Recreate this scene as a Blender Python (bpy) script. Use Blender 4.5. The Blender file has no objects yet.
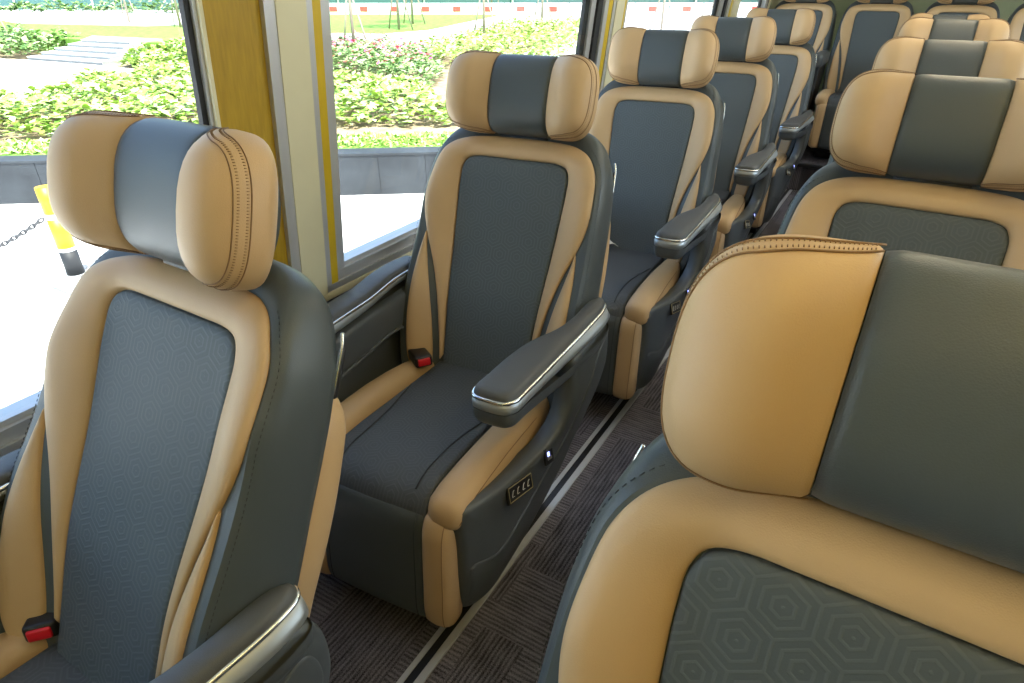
import bpy, bmesh, math, random
import numpy as np
from mathutils import Vector, Matrix
from mathutils.geometry import delaunay_2d_cdt

random.seed(7)
rng = np.random.default_rng(11)
scn = bpy.context.scene
COL = scn.collection
PI = math.pi

# ------------------------------------------------------------------ materials
def new_mat(name):
    m = bpy.data.materials.new(name)
    m.use_nodes = True
    nt = m.node_tree
    nt.nodes.clear()
    out = nt.nodes.new('ShaderNodeOutputMaterial')
    b = nt.nodes.new('ShaderNodeBsdfPrincipled')
    nt.links.new(b.outputs[0], out.inputs[0])
    return m, nt, b

def N(nt, typ, **kw):
    n = nt.nodes.new(typ)
    for k, v in kw.items():
        setattr(n, k, v)
    return n

def math_node(nt, op, a, b=None, c=None):
    n = nt.nodes.new('ShaderNodeMath'); n.operation = op
    for i, v in enumerate((a, b, c)):
        if v is None: continue
        if isinstance(v, (int, float)): n.inputs[i].default_value = v
        else: nt.links.new(v, n.inputs[i])
    return n.outputs[0]

def rgb(*c): return (c[0], c[1], c[2], 1)

def plain(name, col, rough=.5, metal=0, var=.06, scale=20, spec=.5, bump=0, bscale=400):
    m, nt, b = new_mat(name)
    tc = N(nt, 'ShaderNodeTexCoord')
    no = N(nt, 'ShaderNodeTexNoise'); no.inputs['Scale'].default_value = scale
    nt.links.new(tc.outputs['Object'], no.inputs['Vector'])
    mx = N(nt, 'ShaderNodeMix', data_type='RGBA')
    mx.inputs[6].default_value = rgb(*[x*(1-var) for x in col])
    mx.inputs[7].default_value = rgb(*[min(1, x*(1+var)) for x in col])
    nt.links.new(no.outputs[0], mx.inputs[0])
    nt.links.new(mx.outputs[2], b.inputs['Base Color'])
    b.inputs['Roughness'].default_value = rough
    b.inputs['Metallic'].default_value = metal
    b.inputs['Specular IOR Level'].default_value = spec
    if bump:
        v = N(nt, 'ShaderNodeTexVoronoi'); v.inputs['Scale'].default_value = bscale
        nt.links.new(tc.outputs['Object'], v.inputs['Vector'])
        bp = N(nt, 'ShaderNodeBump'); bp.inputs['Strength'].default_value = bump; bp.inputs['Distance'].default_value = .0006
        nt.links.new(v.outputs['Distance'], bp.inputs['Height'])
        nt.links.new(bp.outputs[0], b.inputs['Normal'])
    return m

def hexpattern(name, col, line, axes, cell=.05, rough=.6):
    """dark upholstery embossed with nested hexagon outlines"""
    m, nt, b = new_mat(name)
    tc = N(nt, 'ShaderNodeTexCoord')
    sp = N(nt, 'ShaderNodeSeparateXYZ'); nt.links.new(tc.outputs['Object'], sp.inputs[0])
    px = math_node(nt, 'DIVIDE', sp.outputs[axes[0]], cell)
    py = math_node(nt, 'DIVIDE', sp.outputs[axes[1]], cell)
    r3 = math.sqrt(3)
    def wrap(v, period, off):
        a = math_node(nt, 'ADD', v, 100*period + off)
        a = math_node(nt, 'MODULO', a, period)
        return math_node(nt, 'SUBTRACT', a, period/2)
    ax, ay = wrap(px, 1, 0), wrap(py, r3, 0)
    bx, by = wrap(px, 1, .5), wrap(py, r3, r3/2)
    def hexd(x, y):
        x = math_node(nt, 'ABSOLUTE', x); y = math_node(nt, 'ABSOLUTE', y)
        d2 = math_node(nt, 'ADD', math_node(nt, 'MULTIPLY', x, .5), math_node(nt, 'MULTIPLY', y, r3/2))
        return math_node(nt, 'MAXIMUM', x, d2)
    d = math_node(nt, 'MINIMUM', hexd(ax, ay), hexd(bx, by))      # 0 centre .. .5 rim
    w = math_node(nt, 'COSINE', math_node(nt, 'MULTIPLY', d, 2*PI*6))
    ln = N(nt, 'ShaderNodeMapRange'); ln.inputs[1].default_value = .25; ln.inputs[2].default_value = .8
    nt.links.new(w, ln.inputs[0])
    no = N(nt, 'ShaderNodeTexNoise'); no.inputs['Scale'].default_value = 600
    nt.links.new(tc.outputs['Object'], no.inputs['Vector'])
    mx = N(nt, 'ShaderNodeMix', data_type='RGBA')
    mx.inputs[6].default_value = rgb(*col); mx.inputs[7].default_value = rgb(*line)
    nt.links.new(ln.outputs[0], mx.inputs[0])
    nt.links.new(mx.outputs[2], b.inputs['Base Color'])
    b.inputs['Roughness'].default_value = rough
    h = math_node(nt, 'ADD', math_node(nt, 'MULTIPLY', ln.outputs[0], .8), math_node(nt, 'MULTIPLY', no.outputs[0], .5))
    bp = N(nt, 'ShaderNodeBump'); bp.inputs['Strength'].default_value = .5; bp.inputs['Distance'].default_value = .0006
    nt.links.new(h, bp.inputs['Height']); nt.links.new(bp.outputs[0], b.inputs['Normal'])
    return m

def carpet_mat():
    m, nt, b = new_mat('carpet_stripes')
    tc = N(nt, 'ShaderNodeTexCoord')
    sp = N(nt, 'ShaderNodeSeparateXYZ'); nt.links.new(tc.outputs['Object'], sp.inputs[0])
    x, y = sp.outputs[0], sp.outputs[1]
    bw, bl = .115, .21
    ix = math_node(nt, 'FLOOR', math_node(nt, 'DIVIDE', x, bw))
    sh = math_node(nt, 'MULTIPLY', ix, .37)
    iy = math_node(nt, 'FLOOR', math_node(nt, 'ADD', math_node(nt, 'DIVIDE', y, bl), sh))
    cb = N(nt, 'ShaderNodeCombineXYZ'); nt.links.new(ix, cb.inputs[0]); nt.links.new(iy, cb.inputs[1])
    wn = N(nt, 'ShaderNodeTexWhiteNoise'); wn.noise_dimensions = '2D'; nt.links.new(cb.outputs[0], wn.inputs['Vector'])
    sel = math_node(nt, 'GREATER_THAN', wn.outputs[0], .5)
    def streak(scale):
        mp = N(nt, 'ShaderNodeMapping'); mp.inputs['Scale'].default_value = scale
        nt.links.new(tc.outputs['Object'], mp.inputs[0])
        no = N(nt, 'ShaderNodeTexNoise'); no.inputs['Scale'].default_value = 1; no.inputs['Detail'].default_value = 3
        nt.links.new(mp.outputs[0], no.inputs['Vector'])
        return math_node(nt, 'MULTIPLY', math_node(nt, 'SUBTRACT', no.outputs[0], .5), 3.0)
    def lines(v, st):
        return math_node(nt, 'ADD', st, math_node(nt, 'MULTIPLY', math_node(nt, 'SINE', math_node(nt, 'ADD', math_node(nt, 'MULTIPLY', v, 2*PI/.0115), math_node(nt, 'MULTIPLY', st, 1.6))), .75))
    sx, sy = lines(x, streak((60, 14, 1))), lines(y, streak((14, 60, 1)))
    mixs = N(nt, 'ShaderNodeMix', data_type='FLOAT')
    nt.links.new(sel, mixs.inputs[0]); nt.links.new(sx, mixs.inputs[2]); nt.links.new(sy, mixs.inputs[3])
    n2 = N(nt, 'ShaderNodeTexNoise'); n2.inputs['Scale'].default_value = 330
    nt.links.new(tc.outputs['Object'], n2.inputs['Vector'])
    s = math_node(nt, 'ADD', math_node(nt, 'MULTIPLY', mixs.outputs[0], .24), math_node(nt, 'MULTIPLY', math_node(nt, 'SUBTRACT', n2.outputs[0], .12), 1.35))
    s = math_node(nt, 'ADD', s, math_node(nt, 'MULTIPLY', wn.outputs[0], .18))
    cr = N(nt, 'ShaderNodeValToRGB')
    cr.color_ramp.elements[0].position = .25; cr.color_ramp.elements[0].color = rgb(.026, .025, .030)
    cr.color_ramp.elements[1].position = 1.0; cr.color_ramp.elements[1].color = rgb(.215, .20, .225)
    nt.links.new(s, cr.inputs[0]); nt.links.new(cr.outputs[0], b.inputs['Base Color'])
    b.inputs['Roughness'].default_value = .95; b.inputs['Specular IOR Level'].default_value = .1
    bp = N(nt, 'ShaderNodeBump'); bp.inputs['Strength'].default_value = .6; bp.inputs['Distance'].default_value = .003
    nt.links.new(s, bp.inputs['Height']); nt.links.new(bp.outputs[0], b.inputs['Normal'])
    return m

def grain_mat(name, c0, c1, sx, sz, rough=.55):
    m, nt, b = new_mat(name)
    tc = N(nt, 'ShaderNodeTexCoord')
    mp = N(nt, 'ShaderNodeMapping'); mp.inputs['Scale'].default_value = (sx, sx, sz)
    nt.links.new(tc.outputs['Object'], mp.inputs[0])
    no = N(nt, 'ShaderNodeTexNoise'); no.inputs['Scale'].default_value = 1; no.inputs['Detail'].default_value = 5
    nt.links.new(mp.outputs[0], no.inputs['Vector'])
    cr = N(nt, 'ShaderNodeValToRGB')
    cr.color_ramp.elements[0].position = .3; cr.color_ramp.elements[0].color = rgb(*c0)
    cr.color_ramp.elements[1].position = .7; cr.color_ramp.elements[1].color = rgb(*c1)
    nt.links.new(no.outputs[0], cr.inputs[0]); nt.links.new(cr.outputs[0], b.inputs['Base Color'])
    b.inputs['Roughness'].default_value = rough
    return m

def glass_mat(name='window_glass', tint=(.93, .97, .965)):
    m = bpy.data.materials.new(name); m.use_nodes = True
    nt = m.node_tree; nt.nodes.clear()
    out = N(nt, 'ShaderNodeOutputMaterial'); mix = N(nt, 'ShaderNodeMixShader')
    tr = N(nt, 'ShaderNodeBsdfTransparent'); tr.inputs[0].default_value = rgb(*tint)
    gl = N(nt, 'ShaderNodeBsdfGlossy'); gl.inputs['Roughness'].default_value = .02
    lw = N(nt, 'ShaderNodeLayerWeight'); lw.inputs[0].default_value = .5
    fac = math_node(nt, 'ADD', math_node(nt, 'MULTIPLY', math_node(nt, 'POWER', lw.outputs['Facing'], 5), .6), .02)
    nt.links.new(fac, mix.inputs[0]); nt.links.new(tr.outputs[0], mix.inputs[1]); nt.links.new(gl.outputs[0], mix.inputs[2])
    nt.links.new(mix.outputs[0], out.inputs[0])
    return m

def two_tone(name, c0, c1, scale, rough=.8, detail=4, p0=.35, p1=.65):
    m, nt, b = new_mat(name)
    tc = N(nt, 'ShaderNodeTexCoord')
    no = N(nt, 'ShaderNodeTexNoise'); no.inputs['Scale'].default_value = scale; no.inputs['Detail'].default_value = detail
    nt.links.new(tc.outputs['Object'], no.inputs['Vector'])
    cr = N(nt, 'ShaderNodeValToRGB')
    cr.color_ramp.elements[0].position = p0; cr.color_ramp.elements[0].color = rgb(*c0)
    cr.color_ramp.elements[1].position = p1; cr.color_ramp.elements[1].color = rgb(*c1)
    nt.links.new(no.outputs[0], cr.inputs[0]); nt.links.new(cr.outputs[0], b.inputs['Base Color'])
    b.inputs['Roughness'].default_value = rough
    return m

def leaf_mat(name, c0, c1, c2):
    m, nt, b = new_mat(name)
    geo = N(nt, 'ShaderNodeNewGeometry')
    cr = N(nt, 'ShaderNodeValToRGB')
    cr.color_ramp.elements[0].position = 0; cr.color_ramp.elements[0].color = rgb(*c0)
    cr.color_ramp.elements[1].position = 1; cr.color_ramp.elements[1].color = rgb(*c2)
    e = cr.color_ramp.elements.new(.5); e.color = rgb(*c1)
    nt.links.new(geo.outputs['Random Per Island'], cr.inputs[0])
    nt.links.new(cr.outputs[0], b.inputs['Base Color'])
    b.inputs['Roughness'].default_value = .5
    return m

def emit_mat(name, col, s):
    m = bpy.data.materials.new(name); m.use_nodes = True
    nt = m.node_tree; nt.nodes.clear()
    out = N(nt, 'ShaderNodeOutputMaterial'); e = N(nt, 'ShaderNodeEmission')
    e.inputs[0].default_value = rgb(*col); e.inputs[1].default_value = s
    nt.links.new(e.outputs[0], out.inputs[0])
    return m

TAN = (.52, .345, .175)
DARK = (.062, .074, .078)
M = dict(
    tan=plain('tan_leather', TAN, .5, bump=.25, bscale=700, scale=9),
    seam=plain('seam_thread', (.23, .13, .055), .7),
    dark=plain('grey_leather', DARK, .42, bump=.25, bscale=700, scale=9),
    dseam=plain('grey_thread', (.022, .026, .028), .7),
    insert=hexpattern('embossed_back_fabric', (.066, .080, .086), (.084, .100, .107), (0, 2)),
    cushion=hexpattern('embossed_seat_fabric', (.055, .062, .068), (.07, .078, .084), (0, 1)),
    plastic=plain('grey_plastic', (.08, .09, .095), .45, bump=.15, bscale=1500),
    pad=plain('armrest_pad_leather', (.075, .078, .08), .5, bump=.3, bscale=900),
    chrome=plain('bright_chrome', (.8, .82, .82), .16, 1, var=.02),
    satin=plain('satin_metal', (.40, .43, .44), .42, .6, var=.03),
    black=plain('black_plastic', (.012, .012, .014), .4),
    red=plain('red_plastic', (.62, .01, .02), .35),
    gold=plain('button_outline', (.5, .43, .24), .35, .6),
    white=plain('white_print', (.7, .7, .68), .6),
    blue=emit_mat('blue_indicator', (.25, .3, 1), 3),
    carpet=carpet_mat(),
    alu=plain('window_aluminium', (.52, .53, .55), .4, .35, var=.03),
    cream=plain('cream_lining', (.70, .66, .46), .55, var=.03),
    goldpanel=grain_mat('gold_fabric_panel', (.35, .21, .004), (.47, .30, .012), 120, 4),
    yellow=plain('yellow_strip', (.62, .43, .01), .45),
    rubber=plain('black_rubber', (.012, .013, .016), .6),
    lining=plain('grey_wall_lining', (.17, .18, .2), .6),
    ceil=plain('pale_ceiling_lining', (.62, .61, .54), .7),
    rear=plain('olive_rear_lining', (.34, .37, .22), .7),
    glass=glass_mat(),
    windscreen=glass_mat('tinted_windscreen', (.48, .44, .18)),  # yellow tint put in to warm the light on the front seats
    lamp=emit_mat('added_lamp_diffuser', (1, .8, .45), 3),  # glow of the added ceiling lamps
    paving=two_tone('pale_paving', (.62, .62, .62), (.7, .7, .69), 1.2, .8),
    slate=two_tone('slate_tiles', (.016, .019, .024), (.03, .035, .042), 3, .6),
    soil=two_tone('brown_soil', (.2, .14, .08), (.34, .27, .16), 6, .95),
    lawn=two_tone('lawn_green', (.085, .20, .015), (.16, .29, .04), 5, .9),
    concrete=plain('pale_concrete', (.5, .5, .48), .8),
    stone=plain('grey_step_stone', (.28, .29, .3), .8),
    leafA=leaf_mat('shrub_leaf_lime', (.10, .22, .02), (.36, .50, .09), (.62, .72, .35)),
    leafB=leaf_mat('shrub_leaf_green', (.07, .16, .03), (.17, .30, .08), (.42, .50, .26)),
    leafC=leaf_mat('tree_leaf_dark', (.02, .06, .03), (.05, .12, .05), (.12, .22, .10)),
    flower=leaf_mat('pink_petal', (.55, .03, .14), (.75, .12, .25), (.85, .35, .45)),
    bark=plain('pale_bark', (.30, .25, .2), .9),
    barw=plain('barrier_white', (.75, .76, .78), .6),
    barr=plain('barrier_red', (.6, .08, .06), .6),
    net=plain('teal_netting', (.055, .13, .125), .8),
    post=plain('yellow_post', (.85, .48, .01), .45),
    chain=plain('steel_chain', (.04, .04, .045), .6, 0),
)

# ------------------------------------------------------------------ object helpers
def mesh_obj(name, me, parent=None, loc=(0, 0, 0), rot=(0, 0, 0)):
    o = bpy.data.objects.new(name, me)
    COL.objects.link(o)
    o.location = loc; o.rotation_euler = rot
    if parent is not None: o.parent = parent
    return o

def build(name, V, F, mats, midx=None, smooth=True, recalc=True):
    me = bpy.data.meshes.new(name)
    me.from_pydata([tuple(map(float, v)) for v in V], [], [tuple(map(int, f)) for f in F])
    for m in (mats if isinstance(mats, (list, tuple)) else [mats]): me.materials.append(m)
    if midx is not None: me.polygons.foreach_set('material_index', midx)
    if recalc:
        bm = bmesh.new(); bm.from_mesh(me)
        bmesh.ops.recalc_face_normals(bm, faces=bm.faces)
        bm.to_mesh(me); bm.free()
    me.polygons.foreach_set('use_smooth', [smooth]*len(me.polygons))
    me.update()
    return me

def merge(parts):
    """parts: list of (V, F, matindex) -> V, F, midx"""
    V, F, I = [], [], []
    for v, f, mi in parts:
        k = len(V); V += [tuple(p) for p in v]
        F += [tuple(k+i for i in q) for q in f]; I += [mi]*len(f)
    return V, F, I

def thing(name, label, cat, loc=(0, 0, 0), rz=0, group=None):
    o = bpy.data.objects.new(name, None); COL.objects.link(o)
    o.empty_display_size = .1
    o.location = loc; o.rotation_euler = (0, 0, rz)
    o['label'] = label; o['category'] = cat
    if group: o['group'] = group
    return o

def tag(o, label, cat, group=None, kind=None):
    o['label'] = label; o['category'] = cat
    if group: o['group'] = group
    if kind: o['kind'] = kind
    return o

def structure(name, me, parent=None, loc=(0, 0, 0)):
    o = mesh_obj(name, me, parent, loc)
    if parent is None: o['kind'] = 'structure'
    return o

def box(x0, x1, y0, y1, z0, z1):
    V = [(x, y, z) for x in (x0, x1) for y in (y0, y1) for z in (z0, z1)]
    F = [(0, 1, 3, 2), (4, 6, 7, 5), (0, 4, 5, 1), (2, 3, 7, 6), (0, 2, 6, 4), (1, 5, 7, 3)]
    return V, F

def bevel_mesh(name, V, F, mat, r=.005, seg=3, smooth=True):
    me = build(name, V, F, mat)
    bm = bmesh.new(); bm.from_mesh(me)
    bmesh.ops.bevel(bm, geom=list(bm.edges), offset=r, segments=seg, profile=.5, affect='EDGES')
    bm.to_mesh(me); bm.free()
    me.polygons.foreach_set('use_smooth', [smooth]*len(me.polygons))
    return me

def tube(path, r, n=8, closed=False):
    P = [Vector(p) for p in path]
    V, F = [], []
    L = len(P); up = Vector((0, 0, 1))
    prev = None
    for i, p in enumerate(P):
        a = P[i-1] if (i > 0 or closed) else p
        b = P[(i+1) % L] if (i < L-1 or closed) else p
        t = (b-a).normalized()
        if prev is None:
            u = t.cross(up)
            if u.length < 1e-4: u = t.cross(Vector((1, 0, 0)))
        else:
            u = prev - t*prev.dot(t)
        u.normalize(); prev = u
        w = t.cross(u)
        rr = r[i] if isinstance(r, (list, tuple)) else r
        for k in range(n):
            an = 2*PI*k/n
            V.append(p + u*(rr*math.cos(an)) + w*(rr*math.sin(an)))
    m = L if closed else L-1
    for i in range(m):
        j = (i+1) % L
        for k in range(n):
            F.append((i*n+k, i*n+(k+1) % n, j*n+(k+1) % n, j*n+k))
    if not closed:
        F.append(tuple(range(n))[::-1]); F.append(tuple((L-1)*n+k for k in range(n)))
    return V, F

def loft(rings, cap0=True, cap1=True):
    n = len(rings[0]); V = [p for r in rings for p in r]; F = []
    for i in range(len(rings)-1):
        for k in range(n):
            F.append((i*n+k, i*n+(k+1) % n, (i+1)*n+(k+1) % n, (i+1)*n+k))
    if cap0: F.append(tuple(range(n))[::-1])
    if cap1: F.append(tuple((len(rings)-1)*n+k for k in range(n)))
    return V, F

def catmull(pts, sub=6, closed=False):
    P = np.array(pts, float); L = len(P); out = []
    rngi = range(L if closed else L-1)
    for i in rngi:
        p1, p2 = P[i], P[(i+1) % L]
        p0 = P[i-1] if (i > 0 or closed) else 2*p1-p2
        p3 = P[(i+2) % L] if (i+2 < L or closed) else 2*p2-p1
        # centripetal parametrisation
        def tj(ti, a, b): return ti + max(np.linalg.norm(b-a), 1e-6)**.5
        t0 = 0; t1 = tj(t0, p0, p1); t2 = tj(t1, p1, p2); t3 = tj(t2, p2, p3)
        for s in range(sub):
            t = t1+(t2-t1)*s/sub
            A1 = (t1-t)/(t1-t0)*p0+(t-t0)/(t1-t0)*p1
            A2 = (t2-t)/(t2-t1)*p1+(t-t1)/(t2-t1)*p2
            A3 = (t3-t)/(t3-t2)*p2+(t-t2)/(t3-t2)*p3
            B1 = (t2-t)/(t2-t0)*A1+(t-t0)/(t2-t0)*A2
            B2 = (t3-t)/(t3-t1)*A2+(t-t1)/(t3-t1)*A3
            out.append((t2-t)/(t2-t1)*B1+(t-t1)/(t2-t1)*B2)
    if not closed: out.append(P[-1])
    return np.array(out)

def resample(P, step, closed=True):
    P = np.array(P, float)
    Q = np.vstack([P, P[:1]]) if closed else P
    seg = np.linalg.norm(np.diff(Q, axis=0), axis=1)
    cum = np.concatenate([[0], np.cumsum(seg)])
    n = max(8, int(round(cum[-1]/step)))
    t = np.linspace(0, cum[-1], n+1)
    if closed: t = t[:-1]
    return np.stack([np.interp(t, cum, Q[:, k]) for k in range(2)], 1)

def area2(P):
    x, y = P[:, 0], P[:, 1]
    return .5*np.sum(x*np.roll(y, -1)-np.roll(x, -1)*y)

def normals2(P):
    d = np.roll(P, -1, 0)-np.roll(P, 1, 0)
    nrm = np.stack([d[:, 1], -d[:, 0]], 1)
    nrm /= np.maximum(np.linalg.norm(nrm, axis=1, keepdims=True), 1e-9)
    return nrm if area2(P) > 0 else -nrm       # outward

def seg_dist(Q, P):
    """distance of points Q to closed polyline P"""
    A = P; B = np.roll(P, -1, 0); d = B-A
    L2 = np.maximum((d**2).sum(1), 1e-12)
    out = np.empty(len(Q))
    for i in range(0, len(Q), 500):
        q = Q[i:i+500, None, :]
        t = np.clip(((q-A)*d).sum(2)/L2, 0, 1)
        out[i:i+500] = np.sqrt(((q-(A+t[..., None]*d))**2).sum(2).min(1))
    return out

def inside(Q, P):
    x, y = Q[:, 0], Q[:, 1]; r = np.zeros(len(Q), bool)
    A = P; B = np.roll(P, -1, 0)
    for a, b in zip(A, B):
        c = ((a[1] > y) != (b[1] > y))
        xi = (b[0]-a[0])*(y-a[1])/((b[1]-a[1]) if abs(b[1]-a[1]) > 1e-12 else 1e-12)+a[0]
        r ^= c & (x < xi)
    return r

def cdt_fill(P, grid, insets):
    """triangulated 2-D fill of closed outline P; returns pts, tris, dist"""
    n = len(P)
    lo, hi = P.min(0), P.max(0)
    pts = []
    if grid:
        ys = np.arange(lo[1], hi[1], grid*.866)
        for j, yy in enumerate(ys):
            xs = np.arange(lo[0]+(grid/2 if j % 2 else 0), hi[0], grid)
            pts += [(xx, yy) for xx in xs]
    G = np.array(pts) if pts else np.zeros((0, 2))
    if len(G):
        G = G[inside(G, P)]
        dd = seg_dist(G, P)
        G = G[dd > (insets[-1] if insets else 0)+grid*.55]
    nr = normals2(P); R = []
    for k, d in enumerate(insets):
        q = P - nr*d
        ok = inside(q, P)
        q = q[ok]
        if len(q):
            dq = seg_dist(q, P); q = q[dq > d*.93]
        R.append(q)
    allp = np.vstack([P]+R+[G])
    co, ed, fa, ov, oe, of = delaunay_2d_cdt([Vector(p) for p in allp], [], [list(range(n))], 1, 1e-6)
    co = np.array([tuple(c) for c in co]); 
    idx = {}
    for i, o_ in enumerate(ov):
        for q in o_: idx[q] = i
    border = [idx[i] for i in range(n)]
    D = seg_dist(co, P)
    return co, [tuple(f) for f in fa], D, border

def puff(P, H, b, w, skirt=.012, grid=.009, insets=(.0012, .003, .006, .010), to3=None, off=0., closeback=False):
    """padded panel over outline P. H(s,t) base height, b bulge height, w rounding width."""
    co, fa, D, border = cdt_fill(P, grid, list(insets))
    base = H(co[:, 0], co[:, 1])+off
    u = 1-np.minimum(D/w, 1)
    h = base + b*np.sqrt(np.maximum(1-u*u, 0))
    V = [to3(p[0], p[1], hh) for p, hh in zip(co, h)]
    F = list(fa)
    k = len(V); n = len(border)
    for i in border: V.append(to3(co[i][0], co[i][1], base[i]-skirt))
    for i in range(n):
        j = (i+1) % n
        F.append((border[i], border[j], k+j, k+i))
    if closeback:
        m = len(V)
        remap = {b_: k+i for i, b_ in enumerate(border)}
        for i in range(len(co)):
            if i not in remap:
                remap[i] = len(V); V.append(to3(co[i][0], co[i][1], base[i]-skirt))
        for f in fa: F.append(tuple(remap[i] for i in f[::-1]))
    return V, F

def sstep(x, a, b):
    t = np.clip((x-a)/(b-a), 0, 1); return t*t*(3-2*t)

# ------------------------------------------------------------------ the seat
# --- backrest, in its own frame: s across, t up the back, h forward
OUT = [(0, .642), (.09, .640), (.150, .632), (.192, .610), (.217, .572), (.228, .51), (.232, .44), (.234, .36), (.237, .28),
       (.239, .20), (.239, .13), (.234, .06), (.220, .0), (.19, -.035), (.10, -.04), (0, -.04)]
FRAME_O = [(0, .639), (.09, .637), (.148, .629), (.189, .607), (.213, .570), (.224, .51), (.226, .455), (.219, .41), (.204, .362),
           (.186, .315), (.170, .265), (.157, .21), (.147, .15), (.139, .09), (.132, .03)]
FRAME_I = [(.126, .05), (.128, .11), (.132, .19), (.138, .28), (.144, .37), (.149, .45), (.152, .52), (.150, .556), (.140, .576), (.118, .585), (.06, .587), (0, .587)]
WING = [(.208, .372), (.214, .34), (.219, .28), (.221, .20), (.220, .12), (.213, .05), (.198, .005), (.178, -.018), (.160, -.02),
        (.152, -.005), (.152, .04), (.158, .10), (.166, .16), (.177, .22), (.190, .28), (.202, .335)]

def adj(P): return [(a*1.03, b+.009*min(1, max(0, b/.5))) for a, b in P]
OUT, FRAME_O, FRAME_I, WING = adj(OUT), adj(FRAME_O), adj(FRAME_I), adj(WING)
FRAME_I = [(a/1.03+.001 if a > .1 else a, b-.004) for a, b in FRAME_I]

def H_back(s, t):
    s = np.abs(s); t = np.asarray(t)
    bol = .014 + .020*(1-sstep(t, .46, .60)) + .013*(1-sstep(t, .18, .42))
    h = bol*sstep(s, .125, .230)
    h = h + .012*np.exp(-((t-.2)/.14)**2) - .02*sstep(t, .59, .66)
    return h

def b3(s, t, h): return (s, -h, t)

def mirror_closed(half):
    """half outline from s=0 (start) to s=0 (end) -> closed"""
    h = np.array(half)
    l = h[::-1].copy(); l[:, 0] *= -1
    return np.vstack([h, l[1:-1]])

def make_backrest_meshes():
    R = {}
    o = catmull(OUT, 6); full = resample(mirror_closed(o), .008)
    # dark body
    rings = []
    nr = normals2(full)
    Hb = H_back(full[:, 0], full[:, 1])
    for off, dep, lf in [(0, None, 0), (.006, -.003, .15), (.011, -.008, .4), (.015, -.017, .75), (.017, -.03, 1), (.018, -.05, 1.15), (.017, -.072, 1.1), (.014, -.084, .9)]:
        q = full+nr*off
        q[:, 1] += .022*lf*sstep(full[:, 1], .57, .64)
        hh = Hb-.003 if dep is None else (Hb-.003)*max(0, 1+dep/.05)+dep
        rings.append([b3(a[0], a[1], h) for a, h in zip(q, hh)])
    V, F = loft(rings, False, True)
    co, fa, D, bd = cdt_fill(full, .012, [])
    k = len(V)
    hh = H_back(co[:, 0], co[:, 1])-.003
    V += [b3(p[0], p[1], h) for p, h in zip(co, hh)]
    F += [tuple(k+i for i in f) for f in fa]
    R['shell'] = build('backrest', V, F, M['dark'])
    # tan frame (an upside-down U)
    fo, fi = catmull(FRAME_O, 6), catmull(FRAME_I, 6)
    right = np.vstack([fo, fi])
    l = right[::-1].copy(); l[:, 0] *= -1
    outer = fo; ol = fo[::-1].copy(); ol[:, 0] *= -1
    inn = fi; il = fi[::-1].copy(); il[:, 0] *= -1
    # path: left tip up outer to the top, down the right side, up inner, across, down to left tip
    P = np.vstack([ol[:-1], outer, inn[:-1], il])
    P = resample(P, .006)
    V, F = puff(P, H_back, .014, .035, .012, .008, to3=b3)
    R['frame'] = build('tan_border', V, F, M['tan'])
    # insert
    bot = [(.1255, .045), (.124, .0), (.10, -.03), (0, -.03)]
    half = np.vstack([fi[::-1], np.array(bot)])
    half = half.copy(); half[:, 0] = np.maximum(half[:, 0]-.0016, 0); 
    half[half[:, 1] > .57, 1] -= .0016
    half[0, 0] = 0; half[-1, 0] = 0
    P = resample(mirror_closed(half), .006)
    V, F = puff(P, H_back, .007, .014, .01, .011, to3=b3)
    R['insert'] = build('centre_panel', V, F, M['insert'])
    for sx in (1, -1):
        P = catmull(WING, 5, True); P = P*np.array([sx, 1])
        P = resample(P, .006)
        V, F = puff(P, H_back, .010, .03, .01, .009, to3=b3)
        R['wing%d' % sx] = build('hip_bolster', V, F, M['tan'])
    # stitching along the border of the dark side, both sides
    for sx in (1, -1):
        parts = []
        for off, hh in ((.010, -.0045),):
            sel = [i for i in range(len(full)) if full[i, 1] > .02 and full[i, 0]*sx > .03]
            pts = [(full[i]+nr[i]*off, H_back(full[i, 0], full[i, 1])-.003+hh+.0012) for i in sel]
            if sx < 0: pts = pts[::-1]
            for i in range(0, len(pts)-1):
                (a, ha), (c, hc) = pts[i], pts[i+1]
                if np.linalg.norm(np.array(a)-np.array(c)) > .03: continue
                m = a+(c-a)*.55
                v, f = tube([b3(a[0], a[1], ha), b3(m[0], m[1], ha+(hc-ha)*.55)], .0006, 4)
                parts.append((v, f, 0))
        V, F, I = merge(parts)
        R['stitch%d' % sx] = build('stitching', V, F, M['dseam'])
    # tan rear shell
    top = [(0, .53), (.14, .53), (.200, .52), (.230, .49), (.243, .42), (.249, .32), (.247, .22), (.246, .12), (.23, .02), (.20, -.05), (0, -.06)]
    P = resample(mirror_closed(catmull(top, 5)), .01)
    nr2 = normals2(P)
    rings = []
    for off, dep in [(-.03, -.07), (-.002, -.0855), (.004, -.095), (.004, -.13), (-.004, -.142), (-.02, -.15), (-.08, -.158)]:
        q = P+nr2*off
        rings.append([b3(a[0], a[1], dep) for a in q])
    V, F = loft(rings)
    R['rear'] = build('rear_panel', V, F, M['tan'])
    # chrome line with black grip at the rear edge of each side
    for sx in (1, -1):
        pth = [b3(sx*x, t, -.086) for x, t in catmull([(.236, .620), (.2405, .603), (.2425, .58), (.2435, .555), (.2435, .54), (.2425, .53)], 5)]
        v1, f1 = tube(pth, .0022, 8)
        pth2 = [b3(sx*(x-.002), t, -.093) for x, t in catmull([(.238, .600), (.240, .58), (.241, .56), (.2415, .54), (.241, .527)], 5)]
        v2, f2 = tube(pth2, [.002]+[.005]*(len(pth2)-2)+[.003], 10)
        V, F, I = merge([(v1, f1, 0), (v2, f2, 1)])
        R['grip%d' % sx] = build('side_grip', V, F, [M['chrome'], M['black']], I)
    return R

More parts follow.
